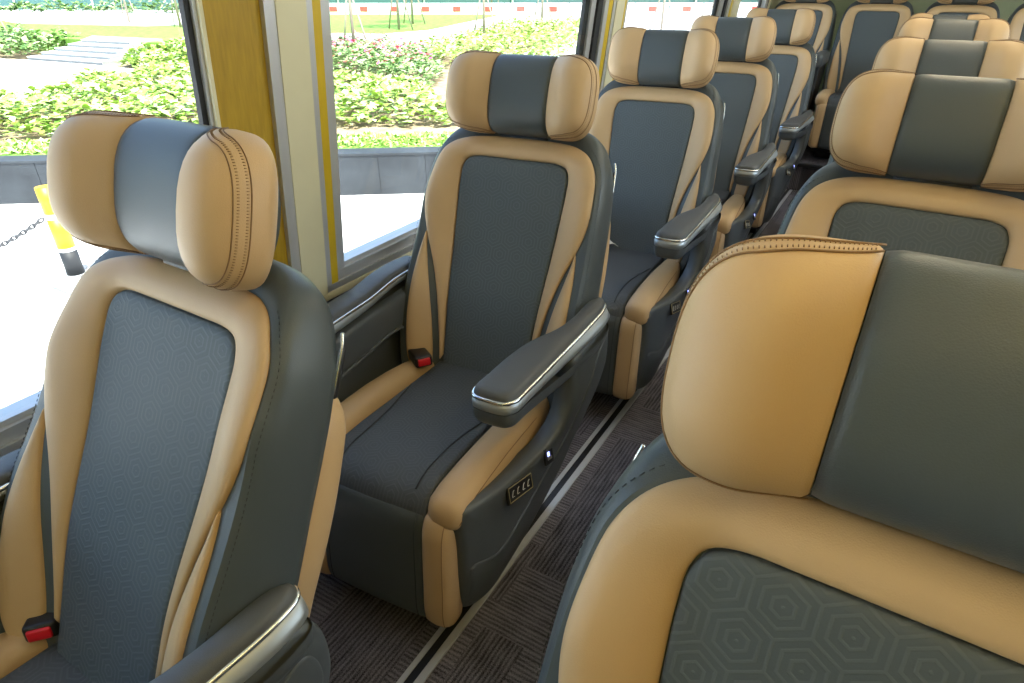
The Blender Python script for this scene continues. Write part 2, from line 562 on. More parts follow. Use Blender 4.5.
# --- headrest: x across, z up, front towards -y
def head_ring(s, a, df, db, yc, n=40, ex=2.7, zc=0):
    out = []
    for k in range(n):
        an = 2*PI*k/n
        c, sn = math.cos(an), math.sin(an)
        y = (abs(c)**(2/ex))*(1 if c > 0 else -1)
        z = (abs(sn)**(2/ex))*(1 if sn > 0 else -1)
        out.append((s, yc-y*(df if y > 0 else db), zc+z*a))
    return out

def make_headrest_meshes():
    R = {}
    A = .097
    rings = []
    for s in np.linspace(-1, 1, 17):
        e = 1-abs(s)**14*.03
        rings.append(head_ring(.0795*s, A*e, .068*e, .05*e, .030))
    V, F = loft(rings)
    R['core'] = build('headrest', V, F, M['dark'])
    def wing_sec(U):
        H = .024*float(sstep(U, -.05, .45))
        Eh = (1-max(0, (U-.25)/.75)**3.2)**(1/2.8) if U < 1 else 0
        Ed = (1-max(0, (U-.22)/.78)**2.6)**(1/2.2) if U < 1 else 0
        return H, Eh, Ed
    WW = .119
    def wring(sx, U, n=40, grow=0., lead=1.):
        H, Eh, Ed = wing_sec(U)
        Eh, Ed = max(Eh, .02), max(Ed, .02)
        return head_ring(sx*(.0805+WW*U), (A+.001+grow)*Eh*lead, (.068+H+grow)*Ed*lead, (.052*(1-.30*U)+grow)*Ed*lead, .030-.042*U, n=n, zc=-.004*U)
    for sx in (1, -1):
        rings = []; seams = []
        Us = [0, .003, .012, .05, .12, .2, .3, .4, .5, .58, .66, .73, .79, .84, .88, .915, .945, .965, .982, .993, .999]
        for i, U in enumerate(Us):
            rings.append(wring(sx, U, lead=1-.05*(1-min(1, U/.05))**2))
        V, F = loft(rings)
        parts = [(V, F, 0)]
        def seam(y1, n=70):
            """the line on the wing at one depth y1, from the top round the outer side to the bottom"""
            up_, g = [], .0004
            for U in 1-(1-np.linspace(.0, 1, 400)**.8):
                U = min(U, .999); H, Eh, Ed = wing_sec(U); yc = .030-.042*U
                yy = y1+.050*(1-min(1, U/.6))**1.5; dy = yc-yy; lim = (.068+H+g)*Ed if dy > 0 else (.052*(1-.30*U)+g)*Ed
                if abs(dy) > lim: break
                c = (abs(dy)/lim)**1.35; sn = math.sqrt(max(0, 1-c*c))
                up_.append((sx*(.0805+WW*U+g*.5), yy-g, -.004*U+(sn**(2/2.7))*(A+.001+g)*Eh))
            lowr = [(p[0], p[1], -p[2]-.008*((abs(p[0])-.0805)/WW)) for p in up_[::-1]]
            Q = np.array(up_+lowr)
            cum = np.concatenate([[0], np.cumsum(np.linalg.norm(np.diff(Q, axis=0), axis=1))])
            tt = np.linspace(0, cum[-1], n)
            return [tuple(np.interp(t_, cum, Q[:, k]) for k in range(3)) for t_ in tt]
        for y1 in (-.050, -.029):
            v, f = tube(seam(y1), .0009, 5); parts.append((v, f, 1))
        for y1 in (-.046, -.035):
            a, c = seam(y1, 110), seam(y1+.003, 110)
            for k in range(2, 108):
                v, f = tube([a[k], c[k]], .0005, 4); parts.append((v, f, 1))
        V, F, I = merge(parts)
        R['wing%d' % sx] = build('side_wing', V, F, [M['tan'], M['seam']], I)
    # dark back cover wrapping the rear of both wings
    rings = []
    for s in np.linspace(-1, 1, 25):
        U = max(0, (abs(s)*.165-.0805)/WW)
        H, Eh, Ed = wing_sec(U)
        a = A*Eh*(.93-.25*abs(s)**6); half = []
        for k in range(16):
            an = PI*k/15
            half.append((.165*s, .030-.042*U+.004+(.054*(1-.30*U)*Ed)*math.sin(an)**.6, a*math.cos(an)-.004*U))
        rings.append(half)
    V, F = loft(rings)
    R['cover'] = build('back_cover', V, F, M['dark'])
    # mount and posts
    v, f = box(-.07, .07, .026, .066, -.125, -.085)
    R['mount'] = bevel_mesh('headrest_mount', v, f, M['black'], .006, 2)
    for sx in (1, -1):
        v, f = tube([(sx*.055, .036, -.09), (sx*.055, .036, -.19)], .0065, 12)
        R['post%d' % sx] = build('headrest_post', v, f, M['satin'])
    return R

# --- cushion etc. in seat frame (y negative = towards the front)
def profile_extrude(prof, xs, shrink):
    """closed (y,z) profile extruded along x with a rounded edge"""
    P = np.array(prof); nr = normals2(P)
    rings = []
    for x, sh in zip(xs, shrink):
        q = P-nr*sh
        rings.append([(x, a[0], a[1]) for a in q])
    return loft(rings)

def make_base_meshes(aisle):
    """aisle = +1: aisle on +x side, -1: aisle on -x"""
    R = {}
    prof = catmull([(-.20, .415), (-.32, .425), (-.50, .438), (-.65, .449), (-.725, .446), (-.766, .424), (-.785, .39), (-.782, .355),
                    (-.74, .335), (-.5, .33), (-.22, .335), (-.19, .37)], 6, True)
    prof = resample(prof, .008)
    xs = [-.138, -.1375, -.135, -.128, -.1, -.05, 0, .05, .1, .128, .135, .1375, .138]
    sh = [.010, .005, .0015, 0, -.001, -.003, -.004, -.003, -.001, 0, .0015, .005, .010]
    V, F = profile_extrude(prof, xs, sh)
    R['cushion'] = build('seat_cushion', V, F, M['cushion'])
    # curved seam lines on the cushion
    parts = []
    def top_z(y):
        sel = [(a[0], a[1]) for a in prof if a[1] > .37]
        sel.sort(); return float(np.interp(y, [a[0] for a in sel], [a[1] for a in sel]))
    for sx in (1, -1):
        pth = [(sx*x, y, top_z(y)+.0025) for x, y in catmull([(.13, -.43), (.118, -.50), (.106, -.57), (.101, -.63), (.1, -.70), (.1, -.755)], 6)]
        v, f = tube(pth, .0016, 6)
        R['cseam%d' % sx] = build('seam', v, f, M['dseam'])
    # bolsters
    for sx in (1, -1):
        rings = []
        key = [(-.790, .182, .004, .410, .006), (-.788, .182, .024, .412, .020), (-.781, .182, .037, .415, .030), (-.765, .182, .043, .418, .038), (-.73, .183, .045, .420, .044),
               (-.66, .184, .046, .408, .061), (-.58, .186, .046, .408, .059), (-.50, .187, .045, .406, .055), (-.42, .187, .043, .402, .049),
               (-.35, .185, .039, .398, .042), (-.29, .18, .033, .395, .033), (-.25, .176, .022, .393, .02), (-.243, .175, .003, .393, .003)]
        for y, xc, hw, zc, hh in key:
            ring = []
            for k in range(28):
                an = 2*PI*k/28; c, s_ = math.cos(an), math.sin(an); ex = 2.6
                ring.append((sx*(xc+hw*abs(c)**(2/ex)*(1 if c > 0 else -1)), y, zc+hh*abs(s_)**(2/ex)*(1 if s_ > 0 else -1)))
            rings.append(ring)
        V, F = loft(rings)
        # seam from the front tip curving up over the side
        pth = []
        for (y, xc, hw, zc, hh), an in zip(key[2:9], (-.15, .15, .38, .52, .6, .62, .62)):
            c, s_ = math.cos(an), math.sin(an); ex = 2.6
            pth.append((sx*(xc+(hw+.0006)*abs(c)**(2/ex)), y, zc+(hh+.0006)*abs(s_)**(2/ex)*(1 if s_ > 0 else -1)))
        v, f = tube(pth, .0009, 5)
        V, F, I = merge([(V, F, 0), (v, f, 1)])
        R['bolster%d' % sx] = build('seat_bolster', V, F, [M['tan'], M['seam']], I)
    # leg rest
    prof = resample(catmull([(-.716, .405), (-.755, .408), (-.784, .398), (-.797, .375), (-.805, .32), (-.813, .22), (-.818, .145), (-.810, .112),
                             (-.785, .102), (-.755, .112), (-.742, .16), (-.73, .28), (-.712, .37)], 6, True), .008)
    xs = [-.1345, -.134, -.131, -.124, -.06, 0, .06, .124, .131, .134, .1345]
    sh = [.010, .005, .0012, 0, -.002, -.003, -.002, 0, .0012, .005, .010]
    V, F = profile_extrude(prof, xs, sh)
    R['leg_rest'] = build('leg_rest', V, F, M['dark'])
    parts = []
    for x in (-.118, .118):
        sel = [(a[0], a[1]) for a in prof if a[0] < -.775 and a[1] > .11]
        sel.sort(key=lambda q: q[1])
        v, f = tube([(x, a[0]-.0005, a[1]) for a in sel], .0009, 5)
        R['lseam%d' % (1 if x > 0 else -1)] = build('seam', v, f, M['dseam'])
    for sx in (1, -1):
        xs = [.136, .1365, .140, .147, .165, .182, .193, .200, .204, .2055]
        sh = [.010, .005, .001, -.001, -.003, -.001, .004, .011, .020, .030]
        V, F = profile_extrude(prof*np.array([1, 1])+np.array([-.002, 0]), [sx*x for x in xs], sh)
        P = prof; nr = normals2(P)
        sel = [i for i in range(len(P)) if P[i, 0] < -.775 and P[i, 1] > .11]
        sel.sort(key=lambda i: P[i, 1])
        v, f = tube([(sx*.187, P[i, 0]-.002-nr[i, 0]*.0005+nr[i, 0]*.0008, P[i, 1]) for i in sel], .0009, 5)
        V, F, I = merge([(V, F, 0), (v, f, 1)])
        R['strip%d' % sx] = build('side_strip', V, F, [M['tan'], M['seam']], I)
    # plinth under the cushion
    v, f = box(-.19, .19, -.70, -.22, .055, .34)
    R['plinth'] = bevel_mesh('pedestal', v, f, M['black'], .02, 3)
    v, f = box(-.16, .16, -.62, -.20, .0, .06)
    R['foot'] = bevel_mesh('mounting_foot', v, f, M['black'], .01, 2)

    # side panel on the aisle
    def panel_x(y, z, window=False):
            y, z = np.asarray(y, float), np.asarray(z, float)
            b = .246 + .050*sstep(z, .20, .50)*sstep(y, -.74, -.34)
            b = b - .050*(1-sstep(y, -.84, -.62))**2 + (.03 if window else 0)
            b = b - .03*(1-sstep(z, .08, .26))
            return b
    def side_panel(sx, window):
        def x3(y, z, h): return (sx*h, y, z)
        def Hs(y, z): return panel_x(y, z, window)
        if window:
            poly = [(-.765, .43), (-.71, .47), (-.64, .545), (-.62, .61), (-.40, .615), (-.16, .615), (-.11, .56), (-.08, .45), (-.12, .30), (-.20, .20), (-.33, .13),
                    (-.50, .105), (-.66, .108), (-.735, .125), (-.765, .17), (-.77, .30)]
        else:
            poly = [(-.772, .432), (-.73, .440), (-.66, .430), (-.57, .420), (-.48, .420), (-.425, .445), (-.400, .50), (-.395, .55), (-.395, .606), (-.30, .609), (-.21, .609), (-.165, .585),
                    (-.150, .52), (-.160, .44), (-.20, .36), (-.27, .27), (-.35, .185), (-.43, .130), (-.52, .108), (-.62, .105), (-.715, .110), (-.757, .125), (-.772, .16), (-.776, .22), (-.776, .33)]
        P = resample(catmull(poly, 5, True), .009)
        V, F = puff(P, Hs, .012, .014, .035, .016, to3=x3, closeback=True)
        # raised lower skirt
        low = [(-.764, .280), (-.69, .262), (-.58, .275), (-.46, .325), (-.37, .40), (-.29, .48), (-.23, .545), (-.19, .55), (-.172, .50), (-.182, .44), (-.22, .36), (-.285, .275),
               (-.365, .195), (-.44, .142), (-.52, .12), (-.62, .115), (-.70, .120), (-.745, .135), (-.762, .17), (-.765, .22)]
        P2 = resample(catmull(low, 4, True), .01)
        v2, f2 = puff(P2, Hs, .004, .008, .004, .02, to3=x3, off=.0105)
        V, F, I = merge([(V, F, 0), (v2, f2, 0)])
        return build('side_panel', V, F, M['plastic'])
    R['panel_a'] = side_panel(aisle, False)
    R['panel_w'] = side_panel(-aisle, True)
    # inner lining with a storage slot, on the window side
    sx = -aisle
    lin = [(-.62, .60), (-.40, .607), (-.17, .607), (-.15, .56), (-.17, .44), (-.20, .415), (-.27, .415), (-.275, .48), (-.29, .512), (-.32, .52), (-.50, .508), (-.64, .50), (-.66, .53)]
    P = resample(np.array(lin), .009)
    def xi(y, z, h): return (sx*(.250-h), y, z)
    V, F = puff(P, lambda y, z: 0*y, .010, .012, .02, .016, to3=xi)
    R['lining'] = build('inner_lining', V, F, M['plastic'])
    rim = catmull([(-.64, .50), (-.50, .508), (-.33, .520), (-.288, .508), (-.276, .47), (-.275, .42)], 6)
    v, f = tube([(sx*.240, a[0], a[1]) for a in rim], .005, 8)
    R['rim'] = build('pocket_rim', v, f, M['plastic'])

    # controls on the aisle panel
    sx = aisle
    surf = lambda y, z: Vector((sx*(float(panel_x(y, z))+.012), y, z))
    a0, a1 = surf(-.665, .402), surf(-.560, .372)
    ctr = (a0+a1)/2; dv = (a1-a0).normalized()
    nrm = Vector((sx*.94, -.08, .34)).normalized(); side = nrm.cross(dv).normalized(); nrm = dv.cross(side)
    if nrm.x*sx < 0: nrm = -nrm
    ctr = ctr+nrm*.002
    def plate(hw, hh, th, off=0., c=(0, 0)):
        V = []
        for n_ in (0, 1):
            for (u, v) in ((-hw, -hh), (hw, -hh), (hw, hh), (-hw, hh)):
                V.append(ctr+dv*(u+c[0])+side*(v+c[1])+nrm*(off+n_*th))
        F = [(3, 2, 1, 0), (4, 5, 6, 7), (0, 1, 5, 4), (1, 2, 6, 5), (2, 3, 7, 6), (3, 0, 4, 7)]
        return V, F
    parts = [(*plate(.053, .019, .006), 0)]
    fr = [ctr+dv*u+side*v+nrm*.0065 for u, v in ((-.049, -.016), (.049, -.016), (.049, .016), (-.049, .016))]
    v, f = tube(fr, .0012, 6, True); parts.append((v, f, 1))
    for cx in (-.033, -.012, .012, .033):                         # seat-position symbols: small angled bars
        for (u0, v0, u1, v1) in ((-.005, -.006, 0, .004), (0, .004, .005, .006), (-.005, -.007, .004, -.007)):
            p, q = ctr+dv*(cx+u0)+side*v0+nrm*.0065, ctr+dv*(cx+u1)+side*v1+nrm*.0065
            v, f = tube([p, q], .0009, 4); parts.append((v, f, 2))
    V, F, I = merge(parts)
    R['switch'] = build('seat_control', V, F, [M['black'], M['gold'], M['white']], I, smooth=False)
    ctr2 = surf(-.490, .392)
    ctr_s = ctr; ctr = ctr2+nrm*.001
    parts = [(*plate(.019, .019, .005), 0), (*plate(.0045, .005, .001, .005, (-.003, .004)), 1), (*plate(.010, .0035, .0012, .005, (.001, -.006)), 2)]
    V, F, I = merge(parts)
    R['usb'] = build('usb_socket', V, F, [M['black'], M['blue'], M['satin']], I, smooth=False)
    ctr = ctr_s

    # armrests
    def armrest(sx, window):
        if window:
            o = [(.246, -.60), (.245, -.645), (.252, -.664), (.28, -.668), (.306, -.664), (.320, -.645), (.322, -.60), (.324, -.40), (.324, -.20), (.312, -.155), (.270, -.155), (.256, -.19), (.252, -.30), (.249, -.42)]
        else:
            o = [(.184, -.60), (.181, -.640), (.190, -.662), (.22, -.668), (.262, -.664), (.279, -.645), (.284, -.60), (.294, -.45), (.305, -.30), (.308, -.215), (.298, -.172), (.277, -.165), (.260, -.19), (.252, -.30), (.240, -.36), (.206, -.44), (.19, -.52)]
        P = resample(catmull(o, 6, True), .007); nr = normals2(P)
        def zo(y):                                                   # the gentle S of the arm seen from the side
            return .004+.010*sstep(y, -.42, -.28)-.004*sstep(y, -.26, -.15) if window else .006*sstep(y, -.55, -.2)
        V, F = puff(P-nr*.0035, lambda x, y: .640+zo(y), .018, .016, .006, .014, to3=lambda x, y, h: (sx*x, y, h))
        R['pad%d' % sx] = build('armrest_pad', V, F, M['pad'])
        def ring(off, z, k=1.0, flare=0):
            q = P-nr*off
            return [(sx*(a[0]+(flare*float(sstep(a[1], -.60, -.25))*(1 if p_[0] > .23 else 0))), a[1], z+float(zo(a[1]))*k) for a, p_ in zip(q, P)]
        rings = [ring(.003, .6345), ring(.000, .636), ring(-.0008, .639), ring(-.0002, .642), ring(.0028, .6432), ring(.006, .6432)]
        v1, f1 = loft(rings, False, False)
        rings = [ring(.004, .611, flare=.012), ring(.0008, .614, flare=.012), ring(-.0002, .622, flare=.006), ring(.0008, .634), ring(.005, .6352)]
        v2, f2 = loft(rings, False, False)
        V, F, I = merge([(v1, f1, 0), (v2, f2, 1)])
        R['trim%d' % sx] = build('armrest_trim', V, F, [M['chrome'], M['satin']], I)
        fl = P.copy(); fl[:, 0] += np.where(P[:, 0] > .23, .012*sstep(P[:, 1], -.60, -.25), 0)
        q = fl-normals2(fl)*.001
        V, F = puff(q, lambda x, y: -.602+.0*y, .034, .026, .010, .016, to3=lambda x, y, h: (sx*x, y, -h-.034+.020*sstep(y, -.66, -.40)*(-1)+.034))
        R['arm%d' % sx] = build('armrest', V, F, M['plastic'])
    armrest(aisle, False); armrest(-aisle, True)
    # belt buckle on the window side
    sx = -aisle
    v, f = box(-.024, .024, -.045, .05, -.016, .016)
    R['buckle'] = bevel_mesh('belt_buckle', v, f, M['black'], .007, 3)
    v, f = box(-.017, .017, -.050, -.040, -.010, .010)
    R['button'] = bevel_mesh('release_button', v, f, M['red'], .003, 2)
    return R

BACK = make_backrest_meshes()
HEAD = make_headrest_meshes()
BASE = {1: make_base_meshes(1), -1: make_base_meshes(-1)}

def hinge(k):
    a = math.atan(k); return (-.074-.582*math.sin(a), .94-.582*math.cos(a))

def make_seat(aisle, tilt, label, group, full=True, name='coach_seat', cat='seat'):
    r = thing(name, label, cat, group=group)
    B = BASE[aisle]
    k = tilt; hy, hz = hinge(k)
    br = mesh_obj('backrest', BACK['shell'], r, (0, hy, hz), (-math.atan(k), 0, 0))
    p = mesh_obj('tan_border', BACK['frame'], br); p['label'] = 'tan leather border of the backrest'
    p = mesh_obj('centre_panel', BACK['insert'], br); p['label'] = 'grey embossed centre panel'
    for sx in (1, -1):
        p = mesh_obj('hip_bolster', BACK['wing%d' % sx], br); p['label'] = 'small tan bolster low on the backrest'
        mesh_obj('side_grip', BACK['grip%d' % sx], br)
    for sx in (1, -1): mesh_obj('stitching', BACK['stitch%d' % sx], br)
    p = mesh_obj('rear_panel', BACK['rear'], br); p['label'] = 'tan rear shell of the backrest'
    hd = mesh_obj('headrest', HEAD['core'], r, (0, -.028, 1.100), (-math.atan(.31), 0, 0))
    for sx in (1, -1):
        p = mesh_obj('side_wing', HEAD['wing%d' % sx], hd); p['label'] = 'tan side wing of the headrest'
        mesh_obj('headrest_post', HEAD['post%d' % sx], hd)
    mesh_obj('back_cover', HEAD['cover'], hd)
    mesh_obj('headrest_mount', HEAD['mount'], hd)
    cu = mesh_obj('seat_cushion', B['cushion'], r)
    for sx in (1, -1): mesh_obj('seam', B['cseam%d' % sx], cu)
    for sx in (1, -1):
        p = mesh_obj('seat_bolster', B['bolster%d' % sx], cu); p['label'] = 'tan side bolster of the cushion'
    lr = mesh_obj('leg_rest', B['leg_rest'], r)
    for sx in (1, -1): mesh_obj('seam', B['lseam%d' % sx], lr)
    for sx in (1, -1):
        p = mesh_obj('side_strip', B['strip%d' % sx], lr); p['label'] = 'tan edge of the leg rest'
    pl = mesh_obj('pedestal', B['plinth'], r)
    mesh_obj('mounting_foot', B['foot'], pl)
    if full:
        pa = mesh_obj('side_panel', B['panel_a'], r)
        p = mesh_obj('seat_control', B['switch'], pa); p['label'] = 'black seat control with a gold outline'
        mesh_obj('usb_socket', B['usb'], pa)
        pw = mesh_obj('side_panel', B['panel_w'], r)
        mesh_obj('inner_lining', B['lining'], pw)
        mesh_obj('pocket_rim', B['rim'], pw)
        for sx in (1, -1):
            a = mesh_obj('armrest', B['arm%d' % sx], r)
            mesh_obj('armrest_pad', B['pad%d' % sx], a)
            p = mesh_obj('armrest_trim', B['trim%d' % sx], a); p['label'] = 'chrome edge of the armrest'
    if not full: return r
    bk = mesh_obj('belt_buckle', B['buckle'], r, (-aisle*.172, -.325, .452), (math.radians(-8), 0, math.radians(50*aisle)))
    p = mesh_obj('release_button', B['button'], bk); p['label'] = 'red belt release button'
    return r

def copy_tree(o, parent=None):
    c = o.copy(); COL.objects.link(c)
    if parent is not None: c.parent = parent
    for ch in list(o.children): copy_tree(ch, c)
    return c

def set_tilt(r, k):
    for ch in r.children:
        if ch.name.startswith('backrest'):
            ch.location = (0, *hinge(k)); ch.rotation_euler = (-math.atan(k), 0, 0)

GL, GR, GB = 'single coach seats along the window', 'coach seats across the aisle', 'seats of the back bench row'
protoL = make_seat(1, .4, 'x', GL)
protoR = make_seat(-1, .4, 'x', GR)
def place(proto, first, x, y, yaw, tilt, label, z=0):
    o = proto if first else copy_tree(proto)
    o.location = (x, y, z); o.rotation_euler = (0, 0, math.radians(yaw)); o['label'] = label
    set_tilt(o, tilt)
    return o
place(protoL, True, -.826, .515, -1.3, .52, 'tan and grey coach seat in front of the gold panel, beside the yellow chain post')
place(protoL, False, -.848, 1.489, 4.8, .40, 'tan and grey coach seat whose whole cushion, leg rest and control panel are in view')
place(protoL, False, -.843, 2.51, 5.1, .36, 'tan and grey coach seat with a scrap of white paper on its cushion')
place(protoL, False, -.8386, 3.478, 5.5, .34, 'tan and grey window seat directly behind the one with the paper scrap')
place(protoL, False, -.820, 4.515, 2.65, .34, 'tan and grey window seat directly in front of the raised back row')
place(protoR, True, .088, .474, -1.3, .40, 'tan and grey coach seat across the aisle with the largest headrest')
place(protoR, False, .0675, 1.536, -1.3, .40, 'second seat across the aisle, patterned panel half hidden by the largest headrest')
place(protoR, False, .058, 2.458, 0, .40, 'third seat in the column across the aisle, only its tan and grey headrest showing')
s_i = place(protoR, False, .060, 3.47, 0, .40, 'fourth seat in the column across the aisle, only the headrest top showing')
s_j = place(protoR, False, .045, 4.48, 0, .40, 'last seat across the aisle, a sliver of tan headrest before the back row')

for seat_, dz in ((s_i, .010), (s_j, -.012)):                        # headrests set a little higher or lower
    for ch in seat_.children:
        if ch.name.startswith('headrest'): ch.location.z += dz

# back row on the step
protoB = make_seat(1, .4, 'x', GB, full=False)
def bench_arm(r):
    """slim arm on a post, on the seat's right-hand side"""
    o = [(.215, -.60), (.215, -.645), (.227, -.66), (.283, -.66), (.295, -.645), (.295, -.60), (.295, -.30), (.283, -.26), (.227, -.26), (.215, -.30)]
    P = resample(catmull(o, 5, True), .01); nr = normals2(P)
    def ring(off, z): return [(a[0], a[1], z) for a in P-nr*off]
    V, F = loft([ring(.012, .615), ring(.003, .62), ring(.0, .63), ring(0, .675), ring(.003, .687), ring(.012, .693), ring(.02, .694)])
    a = mesh_obj('armrest', build('slim_armrest', V, F, M['plastic']), r)
    v, f = box(.237, .272, -.56, -.30, .05, .63)
    mesh_obj('armrest_post', bevel_mesh('armrest_post', v, f, M['black'], .008, 2), a)
bench_arm(protoB)
for i, (x, lab) in enumerate([(-.905, 'back row seat by the window, half hidden by the last window seat'),
                              (-.393, 'back row seat at the end of the aisle, its grey centre panel fully in view'),
                              (.118, 'back row seat behind the column across the aisle, its headrest posts showing'),
                              (.630, 'back row seat cut by the edge of the picture, behind the column across the aisle')]):
    sb = place(protoB, i == 0, x, 5.89, 0, .40, lab, .19)
    sb.scale = (.94, 1, 1)

# a scrap of white paper on the third window seat
V, F = [], []
for j in range(5):
    for i in range(5):
        u, v = i/4, j/4
        V.append((.05*(u-.5)*(1-.4*v), .03*(v-.5), .012*math.sin(3*u+2*v)+.014*v))
for j in range(4):
    for i in range(4): F.append((j*5+i, j*5+i+1, j*5+i+6, j*5+i+5))
me = build('paper_scrap', V, F, M['white'])
o = mesh_obj('paper_scrap', me, None, (-.876, 2.205, .448), (0, 0, .5))
sm = o.modifiers.new('thick', 'SOLIDIFY'); sm.thickness = .001
tag(o, 'crumpled scrap of white paper lying on a grey seat cushion', 'paper')

# ------------------------------------------------------------------ the coach body
Y0, Y1, XR, ZC = -2.6, 6.75, 1.45, 2.05
V, F = box(-1.30, XR+.05, Y0-.1, Y1+.1, -.08, 0)
structure('floor', build('floor', V, F, M['carpet'], smooth=False))
V, F = box(-1.24, XR, 5.0, Y1,   .003, .19)
st = structure('floor.001', build('floor_step', V, F, M['carpet'], smooth=False))
v, f = box(-1.22, XR, 4.975, 5.02, .175, .197)
structure('trim_1', bevel_mesh('step_edge', v, f, M['black'], .004, 2))
# seat track
x0 = -.6585
v1, f1 = box(x0, x0+.0125, Y0, 4.98, 0.0005, .006)
v2, f2 = box(x0+.0125, x0+.0325, Y0, 4.98, 0.0005, .003)
v3, f3 = box(x0+.0325, x0+.051, Y0, 4.98, 0.0005, .006)
V, F, I = merge([(v1, f1, 0), (v2, f2, 1), (v3, f3, 0)])
structure('trim_2', build('seat_track', V, F, [M['alu'], M['black']], I, smooth=False))

LEAN = .111
def wx(z, off=0): return -1.22+LEAN*(z-.68)+off
def slab(y0, y1, z0, z1, o0, o1):
    """leaning block on the window wall; o0..o1 = distance inward"""
    V = []
    for z in (z0, z1):
        for (y, o_) in ((y0, o0), (y1, o0), (y1, o1), (y0, o1)):
            V.append((wx(z, o_), y, z))
    F = [(3, 2, 1, 0), (4, 5, 6, 7), (0, 1, 5, 4), (1, 2, 6, 5), (2, 3, 7, 6), (3, 0, 4, 7)]
    return V, F
ZT = 1.80
SILL = .68
# lower wall and header
v1, f1 = slab(Y0, Y1, 0, .622, -.09, -.035)
v2, f2 = slab(Y0, Y1, ZT, ZC+.02, -.09, -.0)
V, F, I = merge([(v1, f1, 0), (v2, f2, 1)])
structure('wall_left', build('wall_left', V, F, [M['lining'], M['ceil']], I, smooth=False))
# continuous cream moulding and aluminium rail under the glass
v, f = slab(Y0, Y1, .598, .622, -.035, .006)
structure('trim_3', bevel_mesh('cream_moulding', v, f, M['cream'], .004, 2))
v1, f1 = slab(Y0, Y1, .622, .640, -.06, .004)
v2, f2 = slab(Y0, Y1, .640, .668, -.06, -.004)
v3, f3 = slab(Y0, Y1, .668, .68, -.06, -.014)
V, F, I = merge([(v1, f1, 0), (v2, f2, 0), (v3, f3, 0)])
structure('trim_4', build('sill_rail', V, F, M['alu'], smooth=False))

def pillar(n, spec):
    parts = []; mats = []
    for y0, y1, mat, o1 in spec:
        if M[mat] not in mats: mats.append(M[mat])
        v, f = slab(y0, y1, .622 if mat != 'rubber' else .66, ZT, -.034 if mat != 'rubber' else o1-.014, o1)
        parts.append((v, f, mats.index(M[mat])))
    V, F, I = merge(parts)
    structure('trim_%d' % n, build('pillar_cover', V, F, mats, I, smooth=False))
pillar(5, [(.796, .808, 'rubber', -.012), (.808, .815, 'alu', -.004), (.815, .823, 'cream', .004), (.823, .957, 'goldpanel', -.006), (.957, .985, 'alu', .006),
           (.985, 1.066, 'cream', .008), (1.066, 1.086, 'alu', .004), (1.086, 1.112, 'yellow', .002), (1.112, 1.146, 'alu', -.006)])
pillar(6, [(2.52, 2.56, 'rubber', -.03), (2.56, 2.60, 'alu', -.02), (2.60, 2.645, 'rubber', -.01), (2.645, 2.68, 'alu', 0), (2.68, 2.72, 'yellow', 0), (2.72, 2.745, 'alu', .004),
           (2.745, 2.83, 'cream', .008), (2.83, 2.862, 'yellow', .002), (2.862, 2.90, 'alu', -.006)])
pillar(7, [(4.39, 4.45, 'rubber', -.03), (4.45, 4.53, 'alu', -.02), (4.53, 4.58, 'rubber', -.01), (4.58, 4.63, 'alu', 0), (4.63, 4.67, 'yellow', 0), (4.67, 4.83, 'cream', .008), (4.83, 4.90, 'alu', -.006)])
pillar(8, [(5.62, 5.68, 'rubber', -.03), (5.68, 5.76, 'alu', 0), (5.76, 5.83, 'rubber', -.01), (5.83, Y1, 'cream', .006)])
pillar(9, [(Y0, -2.45, 'cream', .006)])
def window(n, y0, y1):
    v, f = slab(y0-.02, y1+.02, .668, ZT+.01, -.031, -.027)
    structure('window_%d' % n, build('glass_pane', v, f, M['glass'], smooth=False))
window(1, -2.45, .77); window(2, 1.146, 2.53); window(3, 2.90, 4.41); window(4, 4.90, 5.64)

# right-hand side, behind the camera's shoulder: glazed wall, unseen; gold infill put in to cut daylight and bounce yellow
v1, f1 = box(XR-.02, XR+.05, Y0, Y1, 0, .68)
v2, f2 = box(XR-.02, XR+.05, Y0, Y1, ZT, ZC+.02)
parts = [(v1, f1, 0), (v2, f2, 1)]
for ya, yb in ((Y0, .9), (4.0, 4.6), (6.0, Y1)):
    v, f = box(XR-.02, XR+.05, ya, yb, .68, ZT); parts.append((v, f, 2))
V, F, I = merge(parts)
structure('wall_right', build('wall_right', V, F, [M['lining'], M['cream'], M['goldpanel']], I, smooth=False))
for k, (a, b) in enumerate(((.9, 4.0), (4.6, 6.0))):
    v, f = box(XR+.01, XR+.016, a-.02, b+.02, .66, ZT+.02)
    structure('window_%d' % (5+k), build('glass_pane', v, f, M['glass'], smooth=False))
v, f = box(-1.32, XR+.06, Y0-.1, Y1+.1, ZC, ZC+.06)
structure('ceiling', build('ceiling', v, f, M['ceil'], smooth=False))
v, f = box(-1.30, XR+.05, Y1, Y1+.06, 0, ZC)
structure('wall_rear', build('wall_rear', v, f, M['rear'], smooth=False))
# front: windscreen over a dash wall
v1, f1 = box(-1.30, XR+.05, Y0-.06, Y0, 0, .75)
v2, f2 = box(-1.30, XR+.05, Y0-.06, Y0, 1.85, ZC)
V, F, I = merge([(v1, f1, 0), (v2, f2, 1)])
structure('wall_front', build('wall_front', V, F, [M['lining'], M['ceil']], I, smooth=False))
v, f = box(-1.24, XR, Y0-.035, Y0-.03, .74, 1.86)
structure('window_7', build('windscreen', v, f, M['windscreen'], smooth=False))

